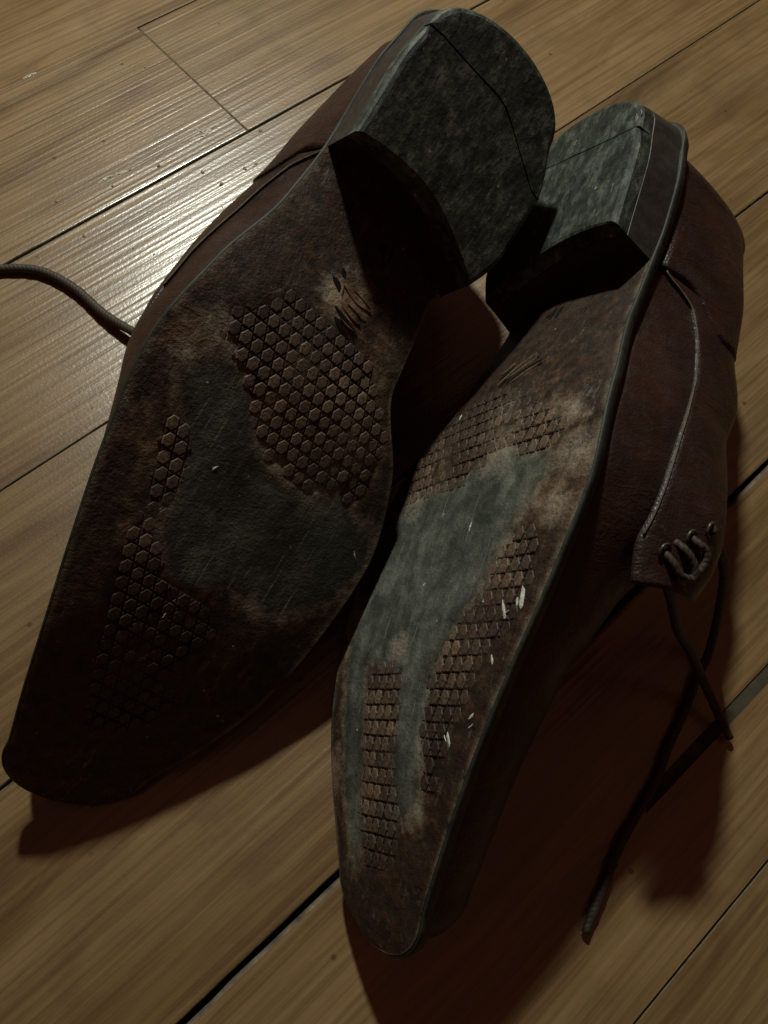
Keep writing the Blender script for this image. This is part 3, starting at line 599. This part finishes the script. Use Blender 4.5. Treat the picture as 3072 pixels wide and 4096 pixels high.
lace(shoe_r, MR, [(.13, -.0102, .080), (.1334, -.0156, .068), (.1394, -.0248, .046), (.1444, -.0335, .032), (.147, -.0418, .021), (.1473, -.0522, .012), (.1461, -.0611, .007), (.1446, -.0697, .003)], .0018, 80, .0015)

# ------------------------------------------------------------------ crumbs and flakes on the boards
def crumb(x, y, r, mat, name, label, group=None, cat='crumb', flat=.6):
    V, F = [], []
    for rf, zf in ((.8, 0), (1, .35), (.7, .8), (.25, 1.0)):
        for q in range(7): a = q*2*math.pi/7; jr = r*rf*random.uniform(.7, 1.25); V.append((jr*math.cos(a), jr*math.sin(a)*.8, zf*r*flat*random.uniform(.8, 1.1)))
    for k_ in range(3):
        for q in range(7): F.append((k_*7+q, k_*7+(q+1) % 7, (k_+1)*7+(q+1) % 7, (k_+1)*7+q))
    F += [tuple(21+q for q in range(7)), tuple(range(7))[::-1]]
    o = mk(name, V, F, mat, smooth=False); o.location = (x, y, .00005); o.rotation_euler[2] = random.uniform(0, 6); return tag(o, label, cat, group)
for x, y, r in [(.2024, .2927, .0011), (.1637, .2751, .0012), (.1612, .2874, .0011), (.1441, .2531, .0015), (.1462, .3042, .0011), (.0937, .3147, .0008), (.1206, .3069, .0007), (.0921, .2885, .0010), (.1115, .2591, .0006), (.1797, .2766, .0012), (.1335, .3106, .0007), (.1295, .3114, .0006), (.182, .3673, .0008), (.1255, .3125, .0009), (.155, .263, .0005), (.128, .275, .0006), (.106, .268, .0005), (.140, .290, .0005), (.1, .232, .0006), (.118, .243, .0005)]:
    big = {(.2024, .2927): 'brown crumb just below the end joint of two boards', (.1637, .2751): 'round brown crumb in the middle of the glare below the splinter', (.1612, .2874): 'brown crumb between the long board gap and the glare', (.1441, .2531): 'largest brown crumb, tight against the edge of the broad shoe', (.1462, .3042): 'brown crumb on its own left of the branched splinter', (.0921, .2885): 'pale crumb on the boards above the curved lace'}
    crumb(x, y, r, M['crumb'], 'crumb', big.get((x, y), 'pinhead crumb, one of the faint specks on the glossy boards by the broad shoe'), 'crumbs scattered on the glossy boards')
def flake(pts, wd, label, name='lacquer_flake'):
    P = smoothpath(np.array([(*p, 0) for p in pts]), 26)[:, :2]; tgv = np.gradient(P, axis=0); nv = np.stack([-tgv[:, 1], tgv[:, 0]], 1); nv /= np.linalg.norm(nv, axis=1, keepdims=True)+1e-9; V = []
    c0 = P.mean(0)
    for k_ in range(26):
        wk = wd*random.uniform(.45, 1.1)*(math.sin(math.pi*(k_+.8)/27.6)**.4); h_ = .0002+.0006*random.random()*math.sin(math.pi*(k_+.5)/26)
        for a_, z_ in ((-1, .0001), (-.35, h_), (.5, h_*.9), (1, .0001)): q = P[k_]+nv[k_]*wk*a_-c0; V.append((q[0], q[1], z_))
    F = grid_faces(26, 4); F = oriented(np.array(V), F, lambda p: np.array([0, 0, 1.])); o = mk(name, V, F, M['chip'], smooth=False); o.location = (c0[0], c0[1], 0); return tag(o, label, 'flake')
flake([(.1686, .3091), (.1738, .3086), (.1779, .3073), (.1804, .309), (.1861, .31), (.1936, .3097)], .0011, 'longest lifted splinter of varnish beside the board joint near the broad shoe')
flake([(.1768, .3143), (.1772, .3115), (.1786, .3085)], .0008, 'short curl of varnish branching off the longest splinter')
flake([(.1160, .3128), (.1209, .3132), (.1258, .312), (.1326, .3109)], .0009, 'row of small glossy varnish chips left of the long splinter')
flake([(.1259, .3976), (.1300, .3979), (.1341, .3976)], .0008, 'lone thin varnish splinter near the upper left corner')
flake([(.1830, .2745), (.1880, .2765)], .0010, 'small bright flake on the boards touching the edge of the broad shoe')
